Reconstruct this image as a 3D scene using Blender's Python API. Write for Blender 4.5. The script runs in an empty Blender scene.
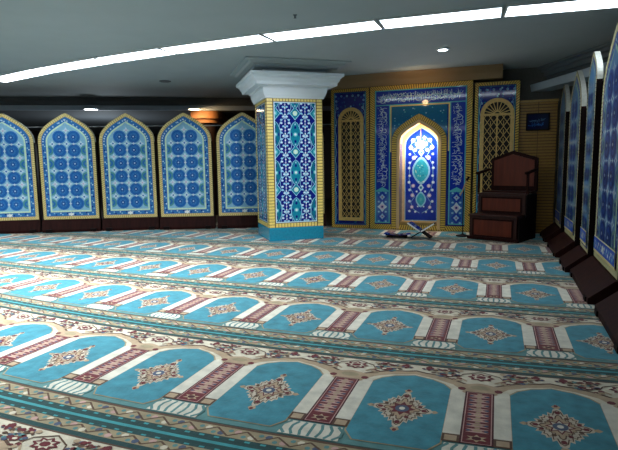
import bpy, bmesh, math, random
from mathutils import Matrix, Vector
random.seed(7)
S = bpy.context.scene
COL = S.collection
pi = math.pi

# ------------------------------------------------------------------ materials
def lin(c):
    return tuple(((v/255)/12.92 if v/255 <= .04045 else ((v/255+.055)/1.055)**2.4) for v in c)
MATS = {}
def mat(name, rgb, rough=.6, var=.12, scale=30., spec=.5, sheen=0., bump=0., metal=0., coat=0., emit=None, strength=0., wood=False):
    if name in MATS: return MATS[name]
    m = bpy.data.materials.new(name); m.use_nodes = True
    nt = m.node_tree; b = nt.nodes['Principled BSDF']; L = nt.links
    c = lin(rgb)
    tc = nt.nodes.new('ShaderNodeTexCoord')
    nz = nt.nodes.new('ShaderNodeTexNoise'); nz.inputs['Scale'].default_value = scale; nz.inputs['Detail'].default_value = 4
    if wood:
        mp = nt.nodes.new('ShaderNodeMapping'); mp.inputs['Scale'].default_value = (1, 1, .12)
        L.new(tc.outputs['Object'], mp.inputs['Vector']); L.new(mp.outputs['Vector'], nz.inputs['Vector'])
    else:
        L.new(tc.outputs['Object'], nz.inputs['Vector'])
    rp = nt.nodes.new('ShaderNodeValToRGB')
    rp.color_ramp.elements[0].position = .3; rp.color_ramp.elements[1].position = .72
    rp.color_ramp.elements[0].color = tuple(x*(1-var) for x in c)+(1,)
    rp.color_ramp.elements[1].color = tuple(min(1, x*(1+var)) for x in c)+(1,)
    L.new(nz.outputs['Fac'], rp.inputs['Fac']); L.new(rp.outputs['Color'], b.inputs['Base Color'])
    b.inputs['Roughness'].default_value = rough
    b.inputs['Specular IOR Level'].default_value = spec
    b.inputs['Metallic'].default_value = metal
    b.inputs['Coat Weight'].default_value = coat
    b.inputs['Coat Roughness'].default_value = .06
    if sheen:
        b.inputs['Sheen Weight'].default_value = sheen
        b.inputs['Sheen Roughness'].default_value = .45
        b.inputs['Sheen Tint'].default_value = (1, 1, 1, 1)
    if bump:
        bp = nt.nodes.new('ShaderNodeBump'); bp.inputs['Strength'].default_value = bump; bp.inputs['Distance'].default_value = .01
        n2 = nt.nodes.new('ShaderNodeTexNoise'); n2.inputs['Scale'].default_value = scale*4
        L.new(tc.outputs['Object'], n2.inputs['Vector']); L.new(n2.outputs['Fac'], bp.inputs['Height']); L.new(bp.outputs['Normal'], b.inputs['Normal'])
    if emit:
        b.inputs['Emission Color'].default_value = lin(emit)+(1,)
        b.inputs['Emission Strength'].default_value = strength
    MATS[name] = m
    return m

def tile(name, rgb, var=.12, rough=.07): return mat(name, rgb, rough=rough, var=var, scale=40, spec=.5)
def pile(name, rgb, var=.16): return mat(name, rgb, rough=.85, var=var, scale=14, spec=.15, sheen=SHEEN, bump=.25)
SHEEN = .22

# ------------------------------------------------------------------ mesh helpers
class MB:
    """collects faces with material slots; build() links ONE mesh object"""
    def __init__(s): s.v = []; s.f = []; s.m = []; s.mats = []
    def mi(s, m):
        if m not in s.mats: s.mats.append(m)
        return s.mats.index(m)
    def face(s, pts, m):
        i = len(s.v); s.v += [tuple(p) for p in pts]; s.f.append(tuple(range(i, i+len(pts)))); s.m.append(s.mi(m))
    def mesh(s, vs, fs, m):
        i = len(s.v); s.v += [tuple(p) for p in vs]; k = s.mi(m)
        for f in fs: s.f.append(tuple(i+q for q in f)); s.m.append(k)
    def box(s, x0, x1, y0, y1, z0, z1, m, X=None):
        vs = [(x, y, z) for z in (z0, z1) for y in (y0, y1) for x in (x0, x1)]
        if X: vs = [X(*p) for p in vs]
        s.mesh(vs, [(0, 2, 3, 1), (4, 5, 7, 6), (0, 1, 5, 4), (2, 6, 7, 3), (0, 4, 6, 2), (1, 3, 7, 5)], m)
    def prism(s, poly, a, b, m, P):
        """poly of 2D points swept between a and b; P(u,v,t)->xyz"""
        n = len(poly)
        vs = [P(u, v, a) for u, v in poly]+[P(u, v, b) for u, v in poly]
        fs = [tuple(range(n-1, -1, -1)), tuple(range(n, 2*n))]+[(i, (i+1) % n, n+(i+1) % n, n+i) for i in range(n)]
        s.mesh(vs, fs, m)
    def tube(s, path, r, m, seg=8):
        path = [Vector(p) for p in path]; n = len(path); vs = []
        for i, p in enumerate(path):
            d = (path[min(i+1, n-1)]-path[max(i-1, 0)]).normalized()
            a = d.orthogonal().normalized(); b = d.cross(a)
            for k in range(seg):
                t = 2*pi*k/seg; vs.append(p+(a*math.cos(t)+b*math.sin(t))*r)
        fs = [(i*seg+k, i*seg+(k+1) % seg, (i+1)*seg+(k+1) % seg, (i+1)*seg+k) for i in range(n-1) for k in range(seg)]
        fs += [tuple(range(seg-1, -1, -1)), tuple((n-1)*seg+k for k in range(seg))]
        s.mesh(vs, fs, m)
    def lathe(s, prof, m, c=(0, 0, 0), seg=24):
        n = len(prof)
        vs = [(c[0]+r*math.cos(2*pi*k/seg), c[1]+r*math.sin(2*pi*k/seg), c[2]+z) for r, z in prof for k in range(seg)]
        fs = [(i*seg+k, i*seg+(k+1) % seg, (i+1)*seg+(k+1) % seg, (i+1)*seg+k) for i in range(n-1) for k in range(seg)]
        fs += [tuple(range(seg-1, -1, -1)), tuple((n-1)*seg+k for k in range(seg))]
        s.mesh(vs, fs, m)
    def build(s, name, parent=None, bevel=0., fixn=True):
        me = bpy.data.meshes.new(name); me.from_pydata(s.v, [], s.f)
        for m in s.mats: me.materials.append(m)
        me.polygons.foreach_set('material_index', s.m); me.update()
        o = bpy.data.objects.new(name, me); COL.objects.link(o)
        if bevel:
            w = o.modifiers.new('bevel', 'BEVEL'); w.width = bevel; w.segments = 2; w.limit_method = 'ANGLE'
        if parent: o.parent = parent
        return o

def tag(o, label=None, cat=None, group=None, kind=None):
    if label: o['label'] = label
    if cat: o['category'] = cat
    if group: o['group'] = group
    if kind: o['kind'] = kind
    return o
def struct(o): o['kind'] = 'structure'; return o
def empty(name, loc=(0, 0, 0), rz=0.):
    o = bpy.data.objects.new(name, None); COL.objects.link(o); o.empty_display_size = .1
    o.location = loc; o.rotation_euler = (0, 0, rz); return o
def copy_tree(o, parent=None):
    c = o.copy(); COL.objects.link(c)
    if parent: c.parent = parent
    for ch in [q for q in bpy.data.objects if q.parent == o]: copy_tree(ch, c)
    return c

class Pat(MB):
    """flat ornament: 2D shapes laid in thin layers on a surface T(u,v,layer)->xyz"""
    def __init__(s, T): super().__init__(); s.T = T; s.k = 0
    def poly(s, pts, m, l=0):
        s.k = (s.k+1) % 16; l = l+s.k*.05 if l else l       # neighbours never share a plane
        s.face([s.T(u, v, l) for u, v in pts], m)
    def rect(s, u0, u1, v0, v1, m, l=0): s.poly([(u0, v0), (u1, v0), (u1, v1), (u0, v1)], m, l)
    def disc(s, u, v, a, b, m, l=0, n=12, rot=0.):
        s.poly([(u+a*math.cos(2*pi*k/n+rot), v+b*math.sin(2*pi*k/n+rot)) for k in range(n)], m, l)
    def star(s, u, v, a, b, m, l=0, n=8, inner=.55, rot=pi/2):
        s.poly([(u+a*(1 if k % 2 == 0 else inner)*math.cos(pi*k/n+rot), v+b*(1 if k % 2 == 0 else inner)*math.sin(pi*k/n+rot)) for k in range(2*n)], m, l)
    def line(s, pts, w, m, l=0, closed=False):
        n = len(pts); L, R = [], []
        for i in range(n):
            p = pts[i]
            a = pts[(i-1) % n] if (closed or i) else p
            b = pts[(i+1) % n] if (closed or i < n-1) else p
            dx, dy = b[0]-a[0], b[1]-a[1]; q = math.hypot(dx, dy) or 1
            nx, ny = -dy/q*w/2, dx/q*w/2
            L.append((p[0]+nx, p[1]+ny)); R.append((p[0]-nx, p[1]-ny))
        for i in range(n if closed else n-1):
            j = (i+1) % n
            s.poly([R[i], R[j], L[j], L[i]], m, l)
    def bricks(s, path, w, size, mb, mg, l=0, closed=True, gap=.22):
        """row of bricks across a band of width w lying inside a path (counter-clockwise)"""
        inner = offset(path, w, closed)
        n = len(path)
        for i in range(n if closed else n-1):
            j = (i+1) % n
            s.poly([path[i], path[j], inner[j], inner[i]], mg, l)
            d = math.hypot(path[j][0]-path[i][0], path[j][1]-path[i][1]); k = max(1, round(d/size))
            for q in range(k):
                t0, t1 = (q+gap/2)/k, (q+1-gap/2)/k
                lp = lambda A, B, t: (A[0]+(B[0]-A[0])*t, A[1]+(B[1]-A[1])*t)
                a0, a1 = lp(path[i], path[j], t0), lp(path[i], path[j], t1)
                b0, b1 = lp(inner[i], inner[j], t0), lp(inner[i], inner[j], t1)
                s.poly([lp(a0, b0, .06), lp(a1, b1, .06), lp(a1, b1, .94), lp(a0, b0, .94)], mb, l+1)
        return inner

def offset(path, d, closed=True):
    n = len(path); out = []
    for i in range(n):
        p = Vector(path[i])
        a = Vector(path[(i-1) % n]) if (closed or i > 0) else None
        b = Vector(path[(i+1) % n]) if (closed or i < n-1) else None
        n1 = n2 = None
        if a is not None and (p-a).length > 1e-9: e = (p-a).normalized(); n1 = Vector((-e.y, e.x))
        if b is not None and (b-p).length > 1e-9: e = (b-p).normalized(); n2 = Vector((-e.y, e.x))
        if n1 is None: n1 = n2
        if n2 is None: n2 = n1
        mt = (n1+n2).normalized(); c = max(.35, mt.dot(n1))
        q = p+mt*(d/c); out.append((q.x, q.y))
    return out

ARCH = [(0, 0), (.12, .05), (.25, .125), (.46, .25), (.6, .34), (.72, .435), (.83, .545), (.91, .655), (.965, .765), (.99, .87), (1, 1)]
def arch(hw, v0, spring, apex):
    """closed counter-clockwise pointed-arch outline"""
    R = [(hw*a, apex-(apex-spring)*b) for a, b in ARCH]
    return [(-hw, v0), (hw, v0)]+R[::-1]+[(-a, b) for a, b in R[1:]]
def round_arch(hw, v0, spring, n=14):
    return [(-hw, v0), (hw, v0)]+[(hw*math.cos(pi*k/n), spring+hw*math.sin(pi*k/n)) for k in range(n+1)]
def inside(p, poly):
    r = False; n = len(poly); x, y = p
    for i in range(n):
        (x1, y1), (x2, y2) = poly[i], poly[(i+1) % n]
        if (y1 > y) != (y2 > y) and x < (x2-x1)*(y-y1)/(y2-y1)+x1: r = not r
    return r

# ------------------------------------------------------------------ camera (perspective, as measured from the carpet grid)
F, PITCH, YAW, ROLL, H = 507.9, .118, .355, .014, 1.1135
cam = bpy.data.cameras.new('camera'); camo = bpy.data.objects.new('camera', cam); COL.objects.link(camo)
c, s_ = math.cos(YAW), math.sin(YAW); cp, sp = math.cos(PITCH), math.sin(PITCH)
r0 = Vector((c, s_, 0)); u0 = Vector((-s_*sp, c*sp, cp)); d0 = Vector((-s_*cp, c*cp, -sp))
cr, sr = math.cos(ROLL), math.sin(ROLL)
rr, uu = r0*cr-u0*sr, r0*sr+u0*cr
mw = Matrix(((rr.x, uu.x, -d0.x, 0), (rr.y, uu.y, -d0.y, 0), (rr.z, uu.z, -d0.z, H), (0, 0, 0, 1)))
camo.matrix_world = mw
cam.sensor_width = 36; cam.lens = F/618*36; cam.clip_start = .05; cam.clip_end = 100
S.camera = camo
S.view_settings.view_transform = 'Standard'
S.view_settings.look = 'None'
S.view_settings.exposure = 0.45

# ------------------------------------------------------------------ colours
brick = tile('glazed_brick', (232, 205, 112), rough=.3)
brick_pale = tile('pale_glazed_brick', (226, 206, 136), rough=.4)
brick_g = tile('gold_glazed_brick', (220, 184, 78), rough=.3)
mortar = tile('brown_mortar', (92, 66, 30), rough=.6)
mortar_l = tile('light_mortar', (150, 118, 60), rough=.6)
navy = tile('navy_tile', (20, 34, 128))
royal = tile('royal_blue_tile', (22, 52, 170))
midblue = tile('mid_blue_tile', (40, 100, 178))
skyt = tile('sky_tile', (150, 205, 232))
palet = tile('pale_tile', (205, 228, 240))
whitet = tile('white_tile', (236, 240, 240))
teal = tile('teal_tile', (26, 130, 158))
teal_d = tile('dark_teal_tile', (22, 108, 136))
turq = tile('turquoise_tile', (92, 190, 200))
mint = tile('mint_tile', (206, 236, 206))
greent = tile('green_tile', (60, 130, 120))
pinkt = tile('pink_tile', (205, 190, 220))
goldl = mat('gilded_lattice', (214, 178, 104), rough=.4, var=.15)
goldd = mat('gilded_edge', (176, 140, 70), rough=.4, var=.15)
void = mat('dark_interior', (26, 14, 10), rough=.8)
wood_d = mat('dark_wood', (38, 13, 10), rough=.6, spec=.1, var=.35, scale=22, wood=True)
wood_dd = mat('black_brown_wood', (18, 8, 7), rough=.6, spec=.12, var=.3, scale=22, wood=True)
wood_m = mat('red_brown_wood', (96, 38, 20), rough=.4, spec=.3, var=.28, scale=16, wood=True)
wood_e = mat('brown_trim_wood', (54, 25, 18), rough=.45, spec=.3, var=.25, scale=18, wood=True)
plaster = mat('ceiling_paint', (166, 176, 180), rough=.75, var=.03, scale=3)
plaster_w = mat('white_plaster', (226, 234, 240), rough=.55, var=.03, scale=5)
plaster_m = mat('grey_blue_plaster', (176, 188, 198), rough=.6, var=.04, scale=4)
cream = mat('cream_plaster', (214, 180, 128), rough=.55, var=.05, scale=4)
dark_wall = mat('dark_brown_wall', (52, 34, 26), rough=.6, var=.2, scale=5)
wall_p = mat('wall_paint', (150, 150, 146), rough=.8, var=.04, scale=3)
metal_w = mat('white_metal', (225, 228, 230), rough=.4, var=.02)
metal_g = mat('grey_metal', (120, 124, 128), rough=.35, var=.04, metal=.8)
cool = mat('cool_diffuser', (250, 252, 255), rough=.5, var=.01, emit=(232, 246, 255), strength=6.5)
cool2 = mat('spot_diffuser', (250, 252, 255), rough=.5, var=.01, emit=(240, 250, 255), strength=14.)
warm = mat('warm_diffuser', (255, 240, 215), rough=.5, var=.01, emit=(255, 226, 180), strength=14.)

# ------------------------------------------------------------------ setting
ZC, ZL = 2.56, 2.33
b = MB(); b.box(-14, 5, -6.5, 16, -.16, -.012, mat('floor_screed', (70, 66, 60), rough=.8)); struct(b.build('floor'))
b = MB(); b.box(-14, 5, -6.5, 16, ZC, ZC+.15, plaster); struct(b.build('ceiling'))
b = MB(); b.box(-14.2, -14, -6.5, 16, -.012, ZC, dark_wall); struct(b.build('wall_left'))
b = MB(); b.box(5, 5.2, -6.5, 16, -.012, ZC, wall_p); struct(b.build('wall_right'))
b = MB(); b.box(-14, 5, 16, 16.2, -.012, ZC, dark_wall); struct(b.build('wall_back'))
b = MB(); b.box(-14, 5, -6.7, -6.5, -.012, ZC, wall_p); struct(b.build('wall_front'))
# wall behind the mihrab panelling
b = MB(); b.box(-2.74, .9, 8.80, 9.0, -.012, ZC, mat('dim_grey_wall', (112, 110, 104), rough=.8)); b.box(-2.74, -2.6, 9.0, 15.9, -.012, ZC, dark_wall); struct(b.build('wall_mihrab'))
# lower ceiling over the back left, with its crown moulding
A = Vector((-9.6, 7.8)); D = Vector((.879, .477)); N = Vector((-.477, .879))
def along(t, n): q = A+D*t+N*n; return q.x, q.y
lo_pts = [along(-5, .06), along(7.72, .06), (-2.74, 15.9), (-13.9, 15.9)]
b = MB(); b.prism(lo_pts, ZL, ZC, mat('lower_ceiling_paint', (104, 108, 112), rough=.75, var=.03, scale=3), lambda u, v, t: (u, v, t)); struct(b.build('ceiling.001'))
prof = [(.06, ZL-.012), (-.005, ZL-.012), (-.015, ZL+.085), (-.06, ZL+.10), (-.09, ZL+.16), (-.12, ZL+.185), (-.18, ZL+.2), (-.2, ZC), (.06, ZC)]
shade = mat('crown_painted_shade', (112, 118, 122), rough=.75, var=.03, scale=3)  # darker copy of the plaster, painting in the shade on the crown steps
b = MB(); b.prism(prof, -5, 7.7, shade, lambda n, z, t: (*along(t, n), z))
b.prism([(.06, ZL-.013), (-.01, ZL-.013), (-.022, ZL+.085), (.06, ZL+.085)], -5, 7.7, mat('lit_trim', (196, 212, 226), rough=.5, var=.03, scale=4), lambda n, z, t: (*along(t, n), z)); struct(b.build('trim_1'))  # lower fascia coloured paler and bluer for the light it catches
# lower ceiling on the right with stepped crown
A2 = Vector((.40, 9.32)); D2 = Vector((.43, -.903)); N2 = Vector((.903, .43))
def along2(t, n): q = A2+D2*t+N2*n; return q.x, q.y
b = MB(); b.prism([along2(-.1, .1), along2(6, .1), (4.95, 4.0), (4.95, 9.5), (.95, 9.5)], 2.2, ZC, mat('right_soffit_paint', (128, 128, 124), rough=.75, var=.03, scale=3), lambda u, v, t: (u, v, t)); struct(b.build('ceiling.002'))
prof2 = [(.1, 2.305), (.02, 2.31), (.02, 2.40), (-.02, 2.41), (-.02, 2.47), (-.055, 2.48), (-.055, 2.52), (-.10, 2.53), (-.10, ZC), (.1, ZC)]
b = MB(); b.prism(prof2, -.95, 6, shade, lambda n, z, t: (*along2(t, n), z))  # upper steps get the painted shade colour above the brighter lip
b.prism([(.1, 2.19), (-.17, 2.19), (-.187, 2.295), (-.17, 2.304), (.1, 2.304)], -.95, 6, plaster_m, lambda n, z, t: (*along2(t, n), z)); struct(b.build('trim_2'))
# coved frieze over the mihrab wall; tan colour stands in for warm lamplight
prof3 = [(8.79, 2.39), (8.46, 2.39), (8.44, 2.42), (8.40, 2.47), (8.33, 2.52), (8.26, 2.55), (8.26, ZC), (8.79, ZC)]
b = MB(); b.prism(prof3, -2.74, .035, mat('warm_lit_frieze', (150, 124, 90), rough=.6, var=.05, scale=4), lambda y, z, t: (t, y, z)); struct(b.build('trim_3'))
# rounded cream bulkhead beyond the screens
def rounded(x0, x1, y0, y1, r, n=8):
    return [(x0, y0), (x1-r, y0)]+[(x1-r+r*math.sin(pi/2*k/n), y0+r-r*math.cos(pi/2*k/n)) for k in range(1, n+1)]+[(x1, y1), (x0, y1)]
b = MB()
th = math.radians(25)
orange = mat('warm_lit_plaster', (206, 142, 88), rough=.55, var=.05, scale=4)  # cream plaster tinted orange, the warm lamplight put into its colour
BX = lambda u, v, t: (-6.35+u*math.cos(th)-v*math.sin(th), 9.85+u*math.sin(th)+v*math.cos(th), t)
b.prism(rounded(-.05, .62, 0, 2.2, .3), 2.17, ZL, orange, BX)
b.prism(rounded(-.12, .55, .08, 2.2, .26), 2.08, 2.17, orange, BX)
b.prism(rounded(-.12, .48, .16, 2.2, .2), -.012, 2.08, dark_wall, BX)
struct(b.build('trim_4'))
# thin pale rail on the back left
b = MB(); b.tube([(-8.9, 7.6, 1.93), (-3.0, 10.2, 1.93)], .012, metal_w, 6); struct(b.build('trim_5'))

# ------------------------------------------------------------------ prayer carpets
P_ = .6575
c_field = pile('carpet_grey_green', (88, 134, 134))
c_blue = pile('carpet_blue', (62, 134, 150), var=.22)
c_cream = pile('carpet_cream', (212, 202, 180))
c_white = pile('carpet_white', (216, 210, 194))
c_tan = pile('carpet_tan', (178, 154, 126))
c_beige = pile('carpet_beige', (158, 144, 114))
c_brown = pile('carpet_brown', (92, 66, 50))
c_maroon = pile('carpet_maroon', (104, 34, 42))
c_maroon_d = pile('carpet_dark_maroon', (74, 22, 30))
c_pink = pile('carpet_pink', (194, 156, 148))
c_green = pile('carpet_dark_green', (30, 68, 68))
c_teal = pile('carpet_teal_line', (64, 150, 156))
c_lace = pile('carpet_lace', (200, 186, 166))
c_slate = pile('carpet_slate', (74, 86, 110))

BASE = [.49, 1.68, 2.87, 4.055, 5.26, 6.45, 7.66, 8.78]
BOW = [.03, .03, .028, .011, .008, .006, .006, .004]
PHASE = [.28, -.05, -.34, 0.0, -.31, .02, -.30]
XL = [-4.2, -6.0, -8.6, -8.9, -8.7, -8.0, -6.0]
XR = [1.5, 1.5, 1.5, 1.5, 1.5, 1.5, 1.5]
LABEL = ['blue patterned prayer carpet strip nearest the camera, only its cream flowered end in view',
         'blue prayer carpet strip across the foreground, its large arched niches nearest the camera',
         'blue prayer carpet strip of arched niches, next beyond the foreground strip',
         'blue prayer carpet strip of arched niches, third whole strip counted back from the foreground',
         'blue prayer carpet strip passing just in front of the tiled column',
         'blue prayer carpet strip running against the tiled column base',
         'farthest blue prayer carpet strip, at the foot of the mihrab and wooden pulpit']
def yrow(i, x): return BASE[i]+BOW[i]*(min(x, 1)+1.3)**2 if x > -6 else BASE[i]+BOW[i]*((4.7)**2+2*4.7*(-6-x)*.4)
rnd = random.Random(3)
blobs = [(rnd.uniform(.02, .47), rnd.uniform(.70, .86), rnd.uniform(.012, .03), rnd.choice([0, 0, 1, 2, 3, 4])) for _ in range(150)]
NARCH_B = [(-.225, .16), (.225, .16), (.292, .215), (.292, .645), (.235, .69), (.14, .725), (.06, .738), (0, .75), (-.06, .738), (-.14, .725), (-.235, .69), (-.292, .645), (-.292, .215)]
NARCH_T = [(-.415, .60), (.415, .60), (.44, .675), (.40, .715), (.30, .752), (.18, .782), (.08, .79), (0, .805), (-.08, .79), (-.18, .782), (-.30, .752), (-.40, .715), (-.44, .675)]
NARCH_W = [(-.30, .60), (.30, .60), (.40, .655), (.30, .70), (.17, .738), (.07, .752), (0, .764), (-.07, .752), (-.17, .738), (-.30, .70), (-.40, .655)]
def carpet(i):
    def T(x, v, l):
        return (x, yrow(i, x)*(1-v)+yrow(i+1, x)*v, .00035*l)
    p = Pat(T)
    x0, x1 = XL[i], XR[i]
    n = int((x1-x0)/.33)
    xs = [x0+(x1-x0)*k/n for k in range(n+1)]
    def band(v0, v1, m, l):
        for a, b_ in zip(xs[:-1], xs[1:]): p.rect(a, b_, v0, v1, m, l)
    # slab sides
    for a, b_ in zip(xs[:-1], xs[1:]):
        for v in (0., 1.):
            q0, q1 = T(a, v, 0), T(b_, v, 0)
            p.face([q0, q1, (q1[0], q1[1], -.012), (q0[0], q0[1], -.012)], c_green)
    for x in (x0, x1):
        q0, q1 = T(x, 0, 0), T(x, 1, 0)
        p.face([q0, q1, (q1[0], q1[1], -.012), (q0[0], q0[1], -.012)], c_green)
    band(0, .125, c_green, 0); band(.125, .60, c_field, 0); band(.60, .872, c_cream, 0); band(.872, 1, c_green, 0)
    band(0, .008, c_teal, 1); band(.992, 1, c_teal, 1)
    band(.045, .105, c_beige, 1); band(.105, .118, c_brown, 1)
    band(.905, .957, c_beige, 1); band(.872, .88, c_brown, 1)
    # little motifs of the guard borders
    k = 0; x = x0+.04
    while x < x1-.04:
        for v0, v1 in ((.045, .105), (.905, .957)):
            vm = (v0+v1)/2
            p.disc(x, vm+(.010 if k % 2 else -.010), .017, .014, (c_cream, c_slate, c_pink)[k % 3], 2, 6); p.disc(x+.035, vm-(.012 if k % 2 else -.012), .012, .010, c_field, 2, 6)
            p.line([(x-.035, v0+.008 if k % 2 else v1-.008), (x+.035, v1-.008 if k % 2 else v0+.008)], .008, c_brown, 2)
        p.rect(x-.012, x+.012, .030, .040, c_teal, 1); p.rect(x-.012, x+.012, .962, .970, c_teal, 1)
        k += 1; x += .07
    j0 = math.floor((x0-PHASE[i])/P_)-1; j1 = math.ceil((x1-PHASE[i])/P_)+1
    for j in range(j0, j1+1):
        xp = PHASE[i]+j*P_                                  # pillar centre
        xc = xp+P_/2                                        # niche centre
        U = lambda pts, cx: [(cx+u*P_, v) for u, v in pts]
        if x0 <= xc-.5*P_ and xc+.5*P_ <= x1:
            p.poly(U(NARCH_T, xc), c_tan, 2)
            p.line(U(NARCH_T[2:], xc), .012, c_brown, 3)
            p.poly(U(NARCH_W, xc), c_cream, 4)
            o = [(u*1.035, v+(v-.4)*.02) for u, v in NARCH_B]
            p.poly(U(o, xc), c_beige, 5); p.poly(U(NARCH_B, xc), c_blue, 6)
            # central medallion
            md = []
            for q in range(48):
                a = 2*pi*q/48; ca, sa = abs(math.cos(a)), abs(math.sin(a))
                r_ = 1/(ca**1.05+sa**1.05)**(1/1.05)*(1.0 if q % 2 else .82)
                if q % 12 == 0: r_ = 1.0
                if q % 12 == 6: r_ *= 1.12
                md.append((.21*r_*math.cos(a)*P_, .150*r_*math.sin(a)))
            sc = lambda k: [(xc+a*k, .425+b_*k) for a, b_ in md]
            p.poly(sc(1.), c_lace, 7); p.line(sc(.86), .006, c_brown, 8, True)
            p.poly(sc(.62), c_tan, 8); p.line(sc(.60), .006, c_brown, 9, True)
            p.star(xc, .425, .062, .056, c_maroon, 9, 8, .62); p.star(xc, .425, .05, .046, c_lace, 9.5, 8, .6); p.disc(xc, .425, .032, .028, c_slate, 10); p.disc(xc, .425, .014, .013, c_white, 11, 8)
            for a in range(8):
                t = a*pi/4+.39
                p.disc(xc+.082*math.cos(t), .425+.07*math.sin(t), .011, .010, (c_maroon, c_brown)[a % 2], 10, 6)
            for sg in (-1, 1):
                p.poly([(xc-.012, .425+sg*.145), (xc+.012, .425+sg*.145), (xc+.02, .425+sg*.160), (xc, .425+sg*.18), (xc-.02, .425+sg*.160)], c_tan, 7)
                p.disc(xc, .425+sg*.165, .010, .010, c_maroon, 8, 6)
                p.poly([(xc+sg*.128, .418), (xc+sg*.128, .432), (xc+sg*.145, .438), (xc+sg*.162, .425), (xc+sg*.145, .412)], c_tan, 7)
                p.disc(xc, .425+sg*.108, .013, .014, c_maroon, 9, 6); p.disc(xc+sg*.098, .425, .014, .011, c_maroon, 9, 6)
        if x0 <= xp-.42*P_ and xp+.42*P_ <= x1:
            for sg in (-1, 1):
                q = lambda pts: [(xp+sg*a*P_, v) for a, v in pts]
                p.poly(q([(.10, .275), (.205, .275), (.205, .645), (.185, .665), (.10, .625)]), c_white, 6)
                p.poly(q([(.10, .232), (.205, .232), (.205, .285), (.10, .285)]), c_brown, 7)
                p.poly(q([(.115, .240), (.19, .240), (.19, .275), (.115, .275)]), c_tan, 8)
            p.rect(xp-.10*P_, xp+.10*P_, .232, .645, c_maroon_d, 6)
            p.rect(xp-.088*P_, xp+.088*P_, .238, .64, c_pink, 7)
            p.rect(xp-.082*P_, xp+.082*P_, .241, .637, c_maroon, 8)
            for q in range(8):
                vm = .325+q*.040
                p.poly([(xp-.048, vm-.013), (xp+.048, vm-.013), (xp+.014, vm), (xp+.048, vm+.013), (xp-.048, vm+.013), (xp-.014, vm)], c_pink, 9)
                p.disc(xp, vm, .020, .008, c_tan, 10, 6); p.disc(xp, vm+.02, .013, .006, c_tan, 9, 6)
                for sg in (-1, 1): p.disc(xp+sg*.036, vm, .010, .006, c_slate, 9, 6)
            p.star(xp, .272, .045, .026, c_tan, 9, 6, .5); p.disc(xp, .272, .02, .012, c_maroon_d, 10, 8)
            # capital
            p.poly([(xp-.12*P_, .645), (xp+.12*P_, .645), (xp+.2*P_, .70), (xp, .735), (xp-.2*P_, .70)], c_tan, 6)
            p.disc(xp-.085, .668, .02, .016, c_maroon, 7, 7); p.disc(xp+.085, .668, .02, .016, c_maroon, 7, 7)
            p.disc(xp, .69, .05, .022, c_beige, 7, 8)
            # flowers of the spandrel
            p.star(xp, .80, .07, .042, c_maroon, 7, 8, .7); p.star(xp, .80, .05, .03, c_cream, 8, 8, .6); p.disc(xp, .80, .026, .016, c_maroon, 9, 8)
            p.line([(xp-.12, .765), (xp-.09, .82), (xp, .858), (xp+.09, .82), (xp+.12, .765)], .006, c_brown, 7)
            for u, v, r, k in blobs:
                lim = .80-.33*abs(.5-u/1.0) if u < .5 else .8
                arch_v = .672+.135*min(1, u/.5)
                if v < arch_v+.02 or (u < .16 and v < .86): continue
                for sg in (-1, 1):
                    p.disc(xp+sg*u*P_, v, r*.62, r*.4, (c_maroon, c_slate, c_tan, c_brown, c_field)[k], 7, 7, u*9)
            for sg in (-1, 1):
                p.line([(xp+sg*.1*P_, .745), (xp+sg*.2*P_, .80), (xp+sg*.3*P_, .81), (xp+sg*.42*P_, .845)], .010, c_tan, 7)
                p.disc(xp+sg*.24*P_, .79, .024, .014, c_maroon, 8, 8); p.disc(xp+sg*.24*P_, .79, .013, .008, c_cream, 9, 8)
                p.disc(xp+sg*.40*P_, .85, .022, .013, c_maroon, 8, 7)
            # striped pedestal below the pillar
            p.poly([(xp-.20*P_, .128), (xp+.20*P_, .128), (xp+.185*P_, .222), (xp-.185*P_, .222)], c_white, 7)
            for q in range(-3, 4):
                u = xp+q*.056*P_
                d = q*.007
                p.line([(u-d*.3, .131), (u+d, .16), (u+d, .19), (u-d*.3, .22)], .013, c_field, 8)
    o = p.build('prayer_carpet')
    tag(o, LABEL[i], 'carpet', 'prayer carpet strips laid in rows')
for i in range(7): carpet(i)

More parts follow.
